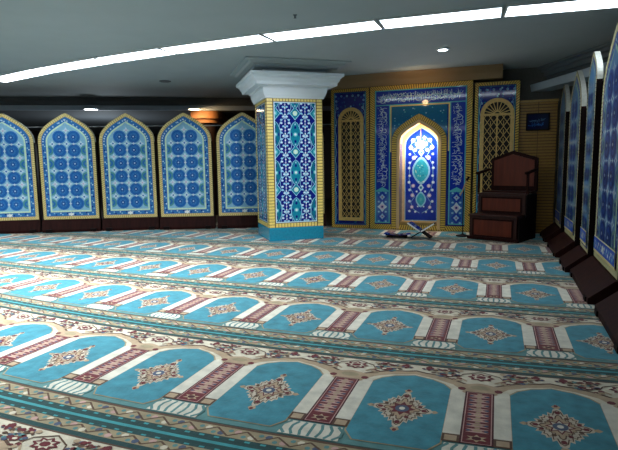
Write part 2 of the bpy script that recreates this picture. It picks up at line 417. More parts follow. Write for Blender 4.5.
# ------------------------------------------------------------------ tiled arched screens
def scr(name, rgb): return mat(name, rgb, rough=.45, var=.1, scale=40, spec=.12)
edge_m = tile('pale_brick_edge', (206, 206, 196), rough=.4)
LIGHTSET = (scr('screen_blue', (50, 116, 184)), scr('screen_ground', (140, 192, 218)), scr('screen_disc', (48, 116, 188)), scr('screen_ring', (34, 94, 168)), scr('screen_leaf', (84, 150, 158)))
SHADESET = (scr('shade_blue', (34, 62, 128)), scr('shade_ground', (70, 110, 150)), scr('shade_disc', (28, 58, 126)), scr('shade_ring', (18, 38, 96)), scr('shade_leaf', (96, 130, 120)))  # navy tiles of the right screens, darkened to paint in their shade
def tile_screen(name_label, loc, rz, W, Htot, z0, wedge, group, tone, thick=.07):
    """origin on the floor at the middle of the screen; local -Y faces the room"""
    root = empty('tiled_screen', loc, rz); tag(root, name_label, 'screen', group)
    hw = W/2; ap = Htot-z0; spring = ap-W*.53
    path = arch(hw, 0, spring, ap)
    T = lambda u, v, l: (u, -.0015*l, z0+v)
    # body: panel board with brick edge on the arch and dark posts at both sides
    b = MB(); b.prism(path, .0, thick, wood_d, lambda u, v, t: (u, t+.001, z0+v)); b.build('panel_board', root)
    p = Pat(T)
    inner = p.bricks(path, .058*W/.94, .038, tone[0], tone[1], 1)
    n = len(path)                                    # arch edge wrapped in brick
    for i in range(2, n-1):
        a, q = path[i], path[i+1]
        p.face([(a[0]*1.004, 0, z0+a[1]+.003), (q[0]*1.004, 0, z0+q[1]+.003), (q[0]*1.004, thick+.002, z0+q[1]+.003), (a[0]*1.004, thick+.002, z0+a[1]+.003)], edge_m)
    p.build('brick_border', root)
    p = Pat(T); s = W/.94
    tb, tg, td, tr, tl = tone[2]
    p.poly(inner, tb, 1)
    bl = offset(inner, .036*s)
    for i in range(len(bl)):                         # white scroll running round the blue band
        a, q = bl[i], bl[(i+1) % len(bl)]
        d = math.hypot(q[0]-a[0], q[1]-a[1]); k = max(1, int(d/.05))
        for t in range(k):
            f = (t+.5)/k; u, v = a[0]+(q[0]-a[0])*f, a[1]+(q[1]-a[1])*f
            p.disc(u+(.012 if t % 2 else -.012), v+(.012 if t % 2 else -.012), .013, .013, (palet, skyt, navy)[t % 3], 2, 6)
    g0 = offset(inner, .07*s); p.poly(g0, mint, 3)
    g1 = offset(inner, .097*s); p.poly(g1, tg, 4)
    lim = offset(inner, .13*s)
    for k in range(-1, 7):
        vc = .275+.232*k*(ap/1.85)
        for u in (-.118*s, .118*s):
            R = .111*s
            if k >= 0 and k < 6 and vc+R < ap-.2:
                p.disc(u, vc, R, R, td, 5, 16); p.disc(u, vc, R*.80, R*.80, tr, 6, 16)
                p.disc(u, vc, R*.68, R*.68, td, 7, 14); p.star(u, vc, R*.45, R*.45, tg, 8, 8, .5); p.disc(u, vc, R*.36, R*.36, tr, 9, 10); p.disc(u, vc, R*.12, R*.12, palet, 10, 6)
        for u in (-.272*s, .272*s):
            if 0 <= k < 6:
                sg = 1 if u > 0 else -1; e = sg*.306*s
                pts = [(e-sg*.085*s*math.sin(pi*q/10), vc-.085*math.cos(pi*q/10)) for q in range(11)]
                if all(inside((q[0]-sg*.002, q[1]), g1) for q in pts):
                    p.poly(pts, tl, 5); p.poly([(e+(q[0]-e)*.65, vc+(q[1]-vc)*.65) for q in pts], tb, 6); p.poly([(e+(q[0]-e)*.3, vc+(q[1]-vc)*.3) for q in pts], tl, 7)
        vm = vc+.1135*(ap/1.85)
        for u in (0, -.235*s, .235*s):
            if inside((u, vm), lim) and inside((u, vm+.07), lim) and inside((u, vm-.05), lim):
                p.star(u, vm, .062*s, .058, palet, 6, 4, .45); p.disc(u, vm, .016, .016, (tb, pinkt)[k % 2], 7, 6)
        for u in (-.118*s, .118*s):
            if k >= 0 and k < 5: p.star(u, vm, .04, .022, palet, 6, 4, .5)
        if 0 <= k < 6 and inside((0, vc+.05), lim): p.star(0, vc, .024, .05, palet, 6, 4, .4)
    if tone[2] is SHADESET:                           # bright scroll band along the foot
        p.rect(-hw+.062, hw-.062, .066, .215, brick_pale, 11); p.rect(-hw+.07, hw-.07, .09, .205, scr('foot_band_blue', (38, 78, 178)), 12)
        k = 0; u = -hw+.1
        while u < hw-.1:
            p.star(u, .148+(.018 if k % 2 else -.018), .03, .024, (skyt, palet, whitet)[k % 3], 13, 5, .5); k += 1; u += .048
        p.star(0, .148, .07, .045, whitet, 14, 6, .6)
    else:
        p.star(0, .088*s, .055, .036, whitet, 6, 6, .6)
    p.build('tile_panel', root)
    for sg in (-1, 1):                               # side posts
        b = MB(); x = sg*(hw+.008)
        b.box(x-.012, x+.012, -.004, thick+.008, .12, z0+spring-.02, wood_dd); b.build('side_post', root, .003)
    # base chest: sloping front board
    b = MB(); e = .012
    b.prism([(-wedge, 0.004), (-wedge, .05), (-.02, z0-.004), (thick+.03, z0-.004), (thick+.03, 0.004)], -hw-.02, hw+.02, wood_d, lambda y, z, t: (t, y, z)); b.build('base', root, .004)
    for sg in (-1, 1):
        pr_ = .035 if wedge < .1 else .012
        b = MB(); b.box(sg*(hw-.1)-.05, sg*(hw-.1)+.05, -wedge-pr_, -wedge+.02, 0.004, .06 if wedge < .1 else .045, wood_dd); b.build('foot', root, .004)
    return root

LEFTP = [(-7.90, 6.42, 31), (-6.98, 6.87, 28.5), (-6.10, 7.34, 27), (-5.18, 7.73, 25), (-4.24, 8.13, 24.5), (-3.36, 8.56, 26)]
LLAB = ['leftmost tiled arched screen, cut by the left edge of the photo',
        'second tiled arched screen from the left, a ceiling lamp at its upper right',
        'third tiled arched screen from the left, between two ceiling lamps',
        'fourth tiled arched screen from the left, under the warm ceiling lamp',
        'tiled arched screen partly hidden by the left side of the tiled column',
        'tiled arched screen almost hidden behind the tiled column, a sliver showing on its right']
for (x, y, a), lb in zip(LEFTP, LLAB):
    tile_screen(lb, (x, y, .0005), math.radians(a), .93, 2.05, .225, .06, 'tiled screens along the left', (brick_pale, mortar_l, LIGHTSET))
def right_screen(far, near, Hh, lb):
    (xf, yf), (xn, yn) = far, near
    W = math.hypot(xn-xf, yn-yf); a = math.atan2(yn-yf, xn-xf)   # +u axis from far to near; -Y local faces -X
    tile_screen(lb, ((xf+xn)/2, (yf+yn)/2, .0005), a, W, Hh, .2, .2, 'tiled screens along the right', (scr('stone_brick', (206, 198, 150)), mortar_l, SHADESET), .05)
right_screen((.905, 4.16), (.885, 3.20), 2.2, 'tiled arched screen nearest the camera on the right, mostly outside the frame')
right_screen((.901, 5.50), (.886, 4.38), 2.24, 'large tiled arched screen at the right edge, cut by the frame')
right_screen((.876, 6.18), (.862, 5.60), 2.19, 'narrow-looking white-edged tiled arched screen, next beyond the one at the right edge')
right_screen((.846, 7.32), (.855, 6.46), 2.17, 'tiled arched screen on the right, third back from the right edge')
right_screen((.842, 8.42), (.835, 7.66), 2.17, 'farthest tiled arched screen on the right, beside the pulpit')

# ------------------------------------------------------------------ tiled column
CS = .84; ct = math.radians(37)
cx = -3.11+CS/2*(math.cos(ct)-math.sin(ct)); cy = 6.71+CS/2*(math.sin(ct)+math.cos(ct))
colr = empty('tiled_column', (cx, cy, .0045), ct)
tag(colr, 'square column covered in blue and teal tiles with a white stepped capital', 'column')
hs = CS/2
b = MB(); b.box(-hs, hs, -hs, hs, 0, .195, teal); b.build('plinth', colr, .004)
b = MB(); b.box(-hs+.006, hs-.006, -hs+.006, hs-.006, .195, 2.06, navy); b.build('shaft', colr)
ZB, ZT = .195, 2.06
def col_face(T):
    hb = ZT-ZB
    p = Pat(T)
    rect = [(-hs, 0), (hs, 0), (hs, hb), (-hs, hb)]
    inn = [(-hs+.105, .07), (hs-.105, .07), (hs-.105, hb-.05), (-hs+.105, hb-.05)]
    p.rect(-hs, hs, 0, hb, mortar, 0)
    def row(u0, u1, v0, v1, n, vert):
        for k in range(n):
            if vert: a = (v1-v0)/n; p.rect(u0+.006, u1-.006, v0+a*k+.004, v0+a*(k+1)-.004, brick, 1)
            else: a = (u1-u0)/n; p.rect(u0+a*k+.004, u0+a*(k+1)-.004, v0+.004, v1-.004, brick, 1)
    row(-hs, -hs+.095, 0, hb, 42, True); row(hs-.095, hs, 0, hb, 42, True)
    row(-hs+.1, hs-.1, 0, .065, 14, False); row(-hs+.1, hs-.1, hb-.045, hb, 14, False)
    q = Pat(T)
    w = hs-.105; v0, v1 = .07, hb-.05
    q.rect(-w, w, v0, v1, palet, 1); w -= .014; v0 += .014; v1 -= .014
    q.rect(-w, w, v0, v1, navy, 2)
    HP = w                                            # horizontal period: teal at -w,0,w ; navy spines between
    VP = (v1-v0)/3.12
    def cl(pts):                                      # clip polygon to the panel rectangle (Sutherland-Hodgman)
        for ax, lim, sg in ((0, -w, 1), (0, w, -1), (1, v0, 1), (1, v1, -1)):
            out = []
            for i in range(len(pts)):
                A_, B_ = pts[i-1], pts[i]
                ia, ib = sg*(A_[ax]-lim) >= 0, sg*(B_[ax]-lim) >= 0
                if ia != ib:
                    t = (lim-A_[ax])/(B_[ax]-A_[ax]); out.append((A_[0]+(B_[0]-A_[0])*t, A_[1]+(B_[1]-A_[1])*t))
                if ib: out.append(B_)
            pts = out
            if not pts: break
        return pts
    def P(pts, m, l):
        pts = cl(pts)
        if len(pts) > 2: q.poly(pts, m, l)
    def el(u, v, a, b_, n=10, rot=0): return [(u+a*math.cos(2*pi*k/n+rot), v+b_*math.sin(2*pi*k/n+rot)) for k in range(n)]
    for r in range(-1, 5):
        vb = v0+r*VP-.02
        for cxi in (-1, 0, 1):
            u = cxi*HP
            # long cartouche
            lc = lambda k: [(u-.085*k, vb+.12-.02*(k-1)), (u-.04*k, vb+.03-.05*(k-1)), (u, vb+.0-.07*(k-1)), (u+.04*k, vb+.03-.05*(k-1)), (u+.085*k, vb+.12-.02*(k-1)), (u+.085*k, vb+.26+.02*(k-1)), (u+.04*k, vb+.35+.05*(k-1)), (u, vb+.38+.07*(k-1)), (u-.04*k, vb+.35+.05*(k-1)), (u-.085*k, vb+.26+.02*(k-1))]
            P(lc(.98), skyt, 3); P(lc(.86), teal_d if (cxi) else teal, 4)
            P(el(u, vb+.19, .034, .032), turq, 5); P(el(u, vb+.19, .018, .018, 8), palet, 6)
            for sg in (-1, 1):
                P(el(u, vb+.19+sg*.10, .018, .022, 8), navy, 5); P(el(u, vb+.19+sg*.145, .012, .014, 6), skyt, 5)
                P(el(u+sg*.055, vb+.19, .012, .03, 6), navy, 5)
            # small diamond
            dm = lambda k: [(u, vb+.49-.10*k), (u+.085*k, vb+.49), (u, vb+.49+.10*k), (u-.085*k, vb+.49)]
            P(dm(.98), skyt, 3); P(dm(.84), teal, 4); P(el(u, vb+.49, .036, .036, 8), mint if cxi == 0 else turq, 5); P(el(u, vb+.49, .016, .016, 6), palet, 6)
        for sp_ in (-.5, .5):                          # navy spine flowers
            u = sp_*HP
            for k in range(12):
                v = vb+.03+k*VP/12
                a = .062 if k % 3 else .03
                for sg in (-1, 1):
                    P(el(u+sg*a*.9, v, .019, .015, 7), palet if k % 2 else skyt, 5)
                P(el(u, v+.03, .012, .012, 6), whitet if k % 2 else pinkt, 5)
                P([(u-.004, v), (u+.004, v), (u+.004, v+.06), (u-.004, v+.06)], skyt, 4)
    # interlaced pale strap-work
    n = 40
    for sg in (-1, 1):
        for u in (-HP/2, HP/2):
            ln = [(u+sg*HP*.30*math.sin(2*pi*(v0+(v1-v0)*k/(n*2)-v0+.13)/VP*1.0), v0+(v1-v0)*k/(n*2)) for k in range(2*n+1)]
            q.line(ln, .007, skyt, 7)
    return p, q
me_b = me_t = None
for k in range(4):
    if k == 0:
        p, q = col_face(lambda u, v, l: (u, -hs-.0012*l+.002, ZB+v))
        fb = p.build('brick_border', colr); ft = q.build('tile_face', colr); fb0, ft0 = fb, ft
    else:
        for o in (fb0, ft0):
            d = o.copy(); COL.objects.link(d); d.parent = colr; d.rotation_euler = (0, 0, k*pi/2)
def loft(prof, m, mb):
    """square rings (half, z)"""
    vs = []
    for r, z in prof: vs += [(-r, -r, z), (r, -r, z), (r, r, z), (-r, r, z)]
    fs = [(i*4+k, i*4+(k+1) % 4, (i+1)*4+(k+1) % 4, (i+1)*4+k) for i in range(len(prof)-1) for k in range(4)]
    fs += [(3, 2, 1, 0), tuple(4*(len(prof)-1)+k for k in range(4))]
    mb.mesh(vs, fs, m)
b = MB(); loft([(hs+.004, 2.06), (hs+.02, 2.065), (hs+.022, 2.085), (hs+.035, 2.10), (hs+.052, 2.15), (hs+.058, 2.20), (hs+.072, 2.206), (hs+.078, 2.222), (hs+.172, 2.230),
                (hs+.176, 2.266), (hs+.198, 2.292), (hs+.206, 2.318), (hs+.232, 2.345), (hs+.25, 2.352), (hs+.254, 2.392), (hs+.05, 2.40)], plaster_w, b)
b.build('capital', colr)
b = MB(); loft([(hs+.05, 2.40), (hs+.05, 2.455), (hs+.17, 2.46), (hs+.18, 2.485), (hs+.25, 2.50), (hs+.27, 2.53), (hs+.33, 2.54), (hs+.335, ZC-.006)], plaster, b)
b.build('ceiling_collar', colr)

# ------------------------------------------------------------------ mihrab panelling
YM = 8.50
def strokes(p, u0, u1, v0, v1, m, l, vertical, seed):
    """flowing pale script-like strokes along a band"""
    r = random.Random(seed)
    Lg = (v1-v0) if vertical else (u1-u0); Wd = (u1-u0) if vertical else (v1-v0)
    def pt(s, t): return (u0+Wd*(1-t), v0+s) if vertical else (u0+s, v0+Wd*t)
    for lane in range(2):
        s = .02+lane*.017
        while s < Lg-.04:
            k = r.random(); t0 = r.uniform(.08, .3)+lane*.3
            if k < .4:
                h = r.uniform(.3, .5); p.line([pt(s, t0), pt(s+.005, t0+h*.5), pt(s-.003, min(.95, t0+h))], .0065, m, l)
            elif k < .8:
                a = r.uniform(.018, .04); w_ = r.uniform(.1, .22)
                p.line([pt(s-a*math.cos(pi*q/7), min(.95, t0+w_*(1-math.sin(pi*q/7)))) for q in range(8)], .0075, m, l)
            else:
                p.line([pt(s-.02, t0+.3), pt(s, t0+.22), pt(s+.024, t0+.33), pt(s+.03, t0+.26)], .006, m, l)
            if r.random() < .6: q = pt(s+.01, r.uniform(.08, .92)); p.disc(q[0], q[1], .0055, .0055, m, l, 5)
            s += r.uniform(.022, .04)
mih = empty('mihrab', (-1.17, YM, .0045)); tag(mih, 'blue and gold tiled prayer niche with a lit pointed arch on the far wall', 'mihrab')
ox = 1.17
T = lambda u, v, l: (u+ox, -.0015*l, v)
X0, X1, ZTOP = -2.035, -.39, 2.385
b = MB()   # backing boards, leaving the arched niche open
nx0, nx1 = -1.525, -.915
na = [(a-1.22, v) for a, v in arch(.305, .13, 1.44, 1.80)]
# backing as strips each side and above
b.box(X0+ox, nx0+ox, .001, .27, 0, ZTOP, navy); b.box(nx1+ox, X1+ox, .001, .27, 0, ZTOP, navy)
b.box(nx0+ox, nx1+ox, .001, .27, 0, .13, mortar_l)
top = na[2:]
for i in range(len(top)-1):
    (a0, h0), (a1, h1) = top[i], top[i+1]
    if a1 >= a0-1e-9: continue
    b.mesh([(a1+ox, .001, h1), (a0+ox, .001, h0), (a0+ox, .001, ZTOP), (a1+ox, .001, ZTOP), (a1+ox, .27, h1), (a0+ox, .27, h0), (a0+ox, .27, ZTOP), (a1+ox, .27, ZTOP)],
           [(0, 1, 2, 3), (7, 6, 5, 4), (0, 4, 5, 1)], cream)
b.build('backing_board', mih)
p = Pat(T)
p.bricks([(X0, 0), (X1, 0), (X1, ZTOP), (X0, ZTOP)], .09, .04, brick_g, mortar, 1, gap=.36)
p.build('brick_border', mih)
# calligraphy band: two uprights and a lintel
p = Pat(T)
i0, i1, it = X0+.09, X1-.09, ZTOP-.075
for a, c_ in ((i0, i0+.255), (i1-.255, i1)):
    p.rect(a, c_, .11, it, turq, 1); p.rect(a+.018, c_-.018, .128, it-.02, royal, 2)
    mid = (a+c_)/2
    p.poly([(a+.02, .66), (mid, .72), (c_-.02, .66), (c_-.02, .60), (a+.02, .60)], turq, 3)
    p.rect(a+.018, c_-.018, .128, .64, midblue, 3)
    for vv, rr_ in ((.22, .05), (.385, .085), (.55, .05)):
        p.poly([(mid-.082, vv), (mid, vv-.1), (mid+.082, vv), (mid, vv+.1)], royal, 4)
        p.star(mid, vv, rr_, rr_*1.1, palet if rr_ > .06 else skyt, 5, 4, .6); p.disc(mid, vv, rr_*.5, rr_*.5, pinkt, 6, 8); p.disc(mid, vv, rr_*.25, rr_*.25, navy, 7, 6)
    for vv in (.14, .30, .47, .62):
        for sg in (-1, 1): p.disc(mid+sg*.06, vv, .02, .016, skyt, 5, 6)
    strokes(p, a+.03, c_-.03, .74, it-.25, palet, 4, True, 5 if a < -1.5 else 8)
p.rect(i0, i1, it-.25, it, turq, 3); p.rect(i0+.018, i1-.018, it-.235, it-.016, royal, 4)
strokes(p, i0+.05, i1-.05, it-.225, it-.03, palet, 5, False, 11)
strokes(p, i0+.07, i1-.05, it-.20, it-.05, skyt, 5, False, 15)
p.build('calligraphy_band', mih)
spand = tile('spandrel_tile', (22, 104, 150))
# teal spandrels round the arch
p = Pat(T)
s0, s1, st = i0+.255, i1-.255, it-.25
p.rect(s0, s0+.02, 1.3, st, brick, 2); p.rect(s1-.02, s1, 1.3, st, brick, 2); p.rect(s0, s1, st-.02, st, brick, 3)
oa = [(a-1.22, v) for a, v in arch(.445, .02, 1.46, 1.91)]
right = oa[2:len(ARCH)+2][::-1]     # apex -> right spring
left = oa[len(ARCH)+1:]             # apex -> left spring
for i in range(len(right)-1):
    (a0, h0), (a1, h1) = right[i], right[i+1]
    if a1 > a0: p.poly([(a0, h0), (a1, h1), (a1, st-.02), (a0, st-.02)], spand, 2)
for i in range(len(left)-1):
    (a0, h0), (a1, h1) = left[i], left[i+1]
    if a1 < a0: p.poly([(a1, h1), (a0, h0), (a0, st-.02), (a1, st-.02)], spand, 2)
r = random.Random(4)
for k in range(70):
    u, v = r.uniform(s0+.04, s1-.04), r.uniform(1.45, st-.04)
    if not inside((u, v), offset(oa, -.02)): p.disc(u, v, .012, .01, (turq, skyt, teal_d)[k % 3], 3, 6)
p.build('spandrel', mih)
# brick arch with gilded inner moulding
p = Pat(T)
op = oa[1:]+oa[:1]
inn = p.bricks(op[:-1]+[op[-1]], .085, .038, brick_g, mortar, 3, closed=False, gap=.34)
p.build('arch_border', mih)
b = MB()
ia = offset(op, .085, False)
for i in range(len(ia)-1):
    (a0, h0), (a1, h1) = ia[i], ia[i+1]
    nxt = offset(op, .135, False)
    (c0, k0), (c1, k1) = nxt[i], nxt[i+1]
    b.face([(a0+ox, -.012, h0), (a1+ox, -.012, h1), (c1+ox, -.012, k1), (c0+ox, -.012, k0)], cream)
    b.face([(c0+ox, -.012, k0), (c1+ox, -.012, k1), (c1+ox, .25, k1), (c0+ox, .25, k0)], cream)
    b.face([(a0+ox, -.012, h0), (a1+ox, -.012, h1), (a1+ox, .02, h1), (a0+ox, .02, h0)], goldl)
b.build('arch_moulding', mih)
# niche back panel
p = Pat(lambda u, v, l: (u+ox, .215-.0015*l, v))
bp_ = [(a-1.215, v) for a, v in arch(.34, .10, 1.44, 1.84)]
p.poly(bp_, mat('niche_cream', (238, 206, 150), rough=.5), 0)
bp2 = [(a-1.205, v) for a, v in arch(.272, .135, 1.40, 1.70)]
p.poly(bp2, skyt, 1); bp3 = offset(bp2, .014); p.poly(bp3, royal, 2)
m0 = -1.205
def drop(u, v, a, b_, m, l, n=20):
    p.poly([(u+a*math.cos(2*pi*k/n), v+b_*math.sin(2*pi*k/n)*(1+.28*abs(math.sin(2*pi*k/n))**6)) for k in range(n)], m, l)
drop(m0, .985, .15, .185, skyt, 3); drop(m0, .985, .122, .15, tile('niche_turquoise', (52, 168, 190)), 4)
r = random.Random(9)
for k in range(26):
    u, v = m0+r.uniform(-.09, .09), .985+r.uniform(-.11, .11)
    p.disc(u, v, .009, .009, (turq, teal_d, mint)[k % 3], 5, 6)
drop(m0, .50, .088, .105, skyt, 3); drop(m0, .50, .066, .082, MATS['niche_turquoise'], 4); p.star(m0, .50, .03, .04, turq, 5, 6, .5)
for vv in (.70, 1.29): p.poly([(m0-.05, vv), (m0, vv-.07), (m0+.05, vv), (m0, vv+.07)], palet, 3); p.disc(m0, vv, .02, .025, teal, 4, 8)
for sg in (-1, 1):
    for u, v, rr_ in ((.19, .30, .024), (.09, .29, .02), (.15, .37, .032), (.19, .47, .026), (.14, .57, .038), (.19, .66, .026), (.13, .73, .036), (.07, .635, .02), (.2, .79, .028), (.19, .9, .024),
                      (.2, 1.03, .026), (.19, 1.12, .024), (.12, 1.2, .04), (.19, 1.26, .022), (.1, 1.33, .03), (.175, 1.37, .04), (.08, 1.43, .026), (.14, 1.49, .036), (.05, 1.53, .03), (.08, 1.22, .016), (.05, .38, .016), (.04, .80, .016)):
        if inside((m0+sg*u, v), bp3):
            p.star(m0+sg*u, v, rr_, rr_, pinkt if rr_ > .03 else palet, 4, 8, .78); p.disc(m0+sg*u, v, rr_*.45, rr_*.45, whitet, 5, 8)
    p.line([(m0+sg*.02, .27), (m0+sg*.12, .33), (m0+sg*.17, .45), (m0+sg*.10, .55), (m0+sg*.17, .68), (m0+sg*.2, .85), (m0+sg*.19, 1.08), (m0+sg*.1, 1.25), (m0+sg*.19, 1.4), (m0+sg*.1, 1.52)], .007, skyt, 3)
p.build('niche_panel', mih)
lamp_m = mat('niche_lamp_glass', (255, 250, 240), rough=.4, var=.01, emit=(255, 246, 226), strength=60.)
b = MB()
b.lathe([(.004, -.07), (.045, -.06), (.066, -.02), (.068, .01), (.05, .05), (.03, .062)], lamp_m, (m0+ox, .12, 1.42), 18)
lo = b.build('lamp', mih); lo['label'] = 'glowing white lamp'
b = MB(); b.tube([(m0+ox, .12, 1.475), (m0+ox, .12, 1.80)], .004, goldd, 6); b.build('lamp_cord', mih)

# ------------------------------------------------------------------ lattice panels either side of the mihrab
def lattice_panel(label, x0, x1, y, top, a0, a1, az0, atop):
    root = empty('lattice_panel', ((x0+x1)/2, y, .0045)); tag(root, label, 'panel', 'lattice panels beside the mihrab')
    mx = (x0+x1)/2; T = lambda u, v, l: (u, -.0015*l, v)
    b = MB(); b.box(x0-mx, x1-mx, .001, .24, 0, top, navy); b.build('backing_board', root)
    p = Pat(T); inner = p.bricks([(x0-mx, 0), (x1-mx, 0), (x1-mx, top), (x0-mx, top)], .055, .04, brick_g, mortar, 1, gap=.36); p.build('brick_border', root)
    p = Pat(T); p.poly(inner, navy, 1)
    r = random.Random(int(abs(x0)*100)); ac = (a0+a1)/2-mx; hw = (a1-a0)/2; spr = atop-hw
    outer = [(a+ac, v) for a, v in round_arch(hw, az0, spr)]
    u0, u1 = x0-mx+.055, x1-mx-.055
    p.line([(u0+.012, .07), (u1-.012, .07), (u1-.012, top-.07), (u0+.012, top-.07)], .010, turq, 2, True)
    for k in range(240):
        u, v = r.uniform(u0+.02, u1-.02), r.uniform(.08, top-.08)
        if not inside((u, v), offset(outer, -.012)):
            p.disc(u, v, r.uniform(.008, .017), r.uniform(.008, .017), (royal, midblue, midblue, skyt, teal)[k % 5], 3, 6)
    for sg in (-1, 1):
        n = 40; q = []
        for k in range(n+1):
            t = k/n; q.append((sg*((u1-u0)/2-.03+.012*math.sin(t*50)), .1+(top-.35)*t))
        p.line(q, .006, skyt, 4)
        for k in range(5):
            for uu, vv in ((.05+.05*k, top-.12-.03*(k % 2)), (.24-.01*k, top-.2-.06*k)):
                p.star(sg*uu, vv, .022, .022, midblue if k % 2 else skyt, 4, 6, .6); p.disc(sg*uu, vv, .009, .009, royal, 5, 6)
    p.build('tile_panel', root)
    # raised gilded arch frame
    b = MB(); fr = .058; inn = offset(outer, fr)
    n = len(outer)
    for i in range(n):
        j = (i+1) % n
        o0, o1, q0, q1 = outer[i], outer[j], inn[i], inn[j]
        for A_, B_, m, ya, yb in ((o0, o1, goldl, -.03, -.03),):
            b.face([(o0[0], -.03, o0[1]), (o1[0], -.03, o1[1]), (q1[0], -.03, q1[1]), (q0[0], -.03, q0[1])], goldl)
        b.face([(o0[0], -.03, o0[1]), (o1[0], -.03, o1[1]), (o1[0], -.002, o1[1]), (o0[0], -.002, o0[1])], goldd)
        b.face([(q0[0], -.03, q0[1]), (q1[0], -.03, q1[1]), (q1[0], -.006, q1[1]), (q0[0], -.006, q0[1])], goldd)
    b.build('arch_frame', root)
    # lattice over a dark opening
    p = Pat(lambda u, v, l: (u, -.006-.002*l, v))
    p.poly(inn, void, 1)
    iw = hw-fr; z0, z1 = az0+fr, spr
    p.rect(ac-iw, ac+iw, z1-.018, z1+.018, goldl, 4)
    for k in range(1, 10):                             # sun-ray fan
        t = pi*k/10; p.line([(ac+.045*math.cos(t), z1+.045*math.sin(t)), (ac+iw*math.cos(t), z1+iw*math.sin(t))], .014, goldl, 3)
    p.line([(ac+.05*math.cos(pi*k/10), z1+.05*math.sin(pi*k/10)) for k in range(11)], .02, goldl, 4)
    p.rect(ac-.011, ac+.011, z0, z1, goldl, 4)
    step = iw/2.0
    for sg in (-1, 1):
        k = -4
        while True:
            # rays with slope sg*1.4 clipped to the opening
            y0 = z0+k*step*1.4
            if y0 > z1: break
            pts = []
            for t in range(0, 41):
                u = -iw+2*iw*t/40; v = y0+sg*1.4*(u if sg > 0 else u)+1.4*iw
                if z0 <= v <= z1: pts.append((ac+u, v))
            if len(pts) > 1: p.line([pts[0], pts[-1]], .0095, goldl, 3 if sg > 0 else 2)
            k += 1
    for sg in (-.5, .5):
        k = 0
        while z0+k*step*1.4+.06 < z1:
            v = z0+k*step*1.4
            p.rect(ac+sg*iw*2*.5-.005, ac+sg*iw*2*.5+.005, v+.02, min(z1, v+step*.9), goldl, 2)
            k += 1
    p.build('lattice', root)
    return root
lattice_panel('tall gold lattice panel in blue tiles, left of the mihrab', -2.735, -2.06, 8.56, 2.385, -2.60, -2.155, .13, 2.07)
lattice_panel('gold lattice panel in blue tiles, right of the mihrab and half behind the wooden pulpit', -.365, .29, 8.53, 2.34, -.276, .222, .13, 2.09)
# yellow brick pier right of it, with a dark plaque
brick_o = tile('shaded_yellow_brick', (160, 118, 46), rough=.4)  # yellow brick with the dimness of its corner put into the colour
pr = empty('brick_pier', (.55, 8.60, .0045)); tag(pr, 'yellow glazed brick wall section between the right lattice panel and the right screens', 'wall section')
p = Pat(lambda u, v, l: (u, -.0015*l, v)); 
b = MB(); b.box(-.255, .275, .001, .19, 0, 2.01, mortar); b.build('core', pr)
for k in range(44):
    z = .01+k*.0455
    for c0 in (-.255, .01):
        p.rect(c0+.004, c0+.261, z+.006, z+.040, brick_o, 1)
p.build('brick_face', pr)
b = MB(); b.box(-.26, .28, -.03, .19, 2.011, 2.04, goldd); b.build('coping', pr)
pl = empty('wall_plaque', (.555, 8.585, 1.715)); tag(pl, 'dark blue rectangular inscription plaque on the yellow brick behind the pulpit', 'plaque')
b = MB(); b.box(-.165, .165, -.018, .012, -.13, .13, wood_dd); b.build('frame', pl, .004)
p = Pat(lambda u, v, l: (u, -.019-.0015*l, v)); p.rect(-.145, .145, -.11, .11, tile('plaque_navy', (14, 22, 60)), 0); strokes(p, -.12, .13, -.075, .0, midblue, 1, False, 33); strokes(p, -.12, .13, -.02, .05, tile("plaque_script", (70, 110, 150)), 1, False, 52); p.build('plaque_face', pl)

# ------------------------------------------------------------------ wooden pulpit (minbar)
mb_ = empty('pulpit', (-.366, 7.77, .0045), math.radians(-23)); tag(mb_, 'dark wooden stepped pulpit with a gabled backrest beside the mihrab', 'pulpit')
W = .69
def framed_block(name, y0, y1, z0, z1, w0=0., w1=W, panel=True):
    b = MB(); b.box(w0, w1, y0, y1, z0, z1, wood_e); o = b.build(name, mb_, .006)
    q = MB(); xa, xb, za, zb = w0+.07, w1-.07, z0+.045+(.02 if z0 == 0 else 0), z1-.05
    q.box(xa, xb, y0-.006, y0+.01, za, zb, wood_m); q.build('front_panel', o, .003)
    q = MB()
    for A_ in ((xa-.022, xa, za-.022, zb+.022), (xb, xb+.022, za-.022, zb+.022), (xa, xb, za-.022, za), (xa, xb, zb, zb+.022)):
        q.box(A_[0], A_[1], y0-.012, y0+.01, A_[2], A_[3], wood_d)
    q.build('panel_moulding', o, .003)
    return o
framed_block('lower_step', 0, .24, 0, .335)
b = MB(); b.box(-.012, W+.012, -.018, .236, .3355, .36, wood_e); b.build('lower_tread', mb_, .005)
framed_block('upper_step', .2365, .44, .3605, .635, .015, W+.02)
b = MB(); b.box(.0, W+.035, .225, .44, .6355, .66, wood_e); b.build('upper_tread', mb_, .005)
b = MB(); b.box(.0, W+.03, .4405, .62, 0, .655, wood_d); b.build('seat_block', mb_, .006)
b = MB(); b.box(.0, W+.035, .4405, .62, .6555, .685, wood_e); b.build('seat', mb_, .005)
b = MB(); e0, e1 = .06, W+.05; em = (e0+e1)/2-.02
b.prism([(e0, .686), (e1, .686), (e1, 1.165), (em, 1.275), (e0, 1.165)], .575, .62, wood_d, lambda u, v, t: (u, t, v)); bo = b.build('backrest', mb_, .006)
b = MB(); b.prism([(e0+.045, .755), (e1-.045, .755), (e1-.045, 1.13), (em, 1.222), (e0+.045, 1.13)], .567, .575, wood_m, lambda u, v, t: (u, t, v)); b.build('back_panel', bo)
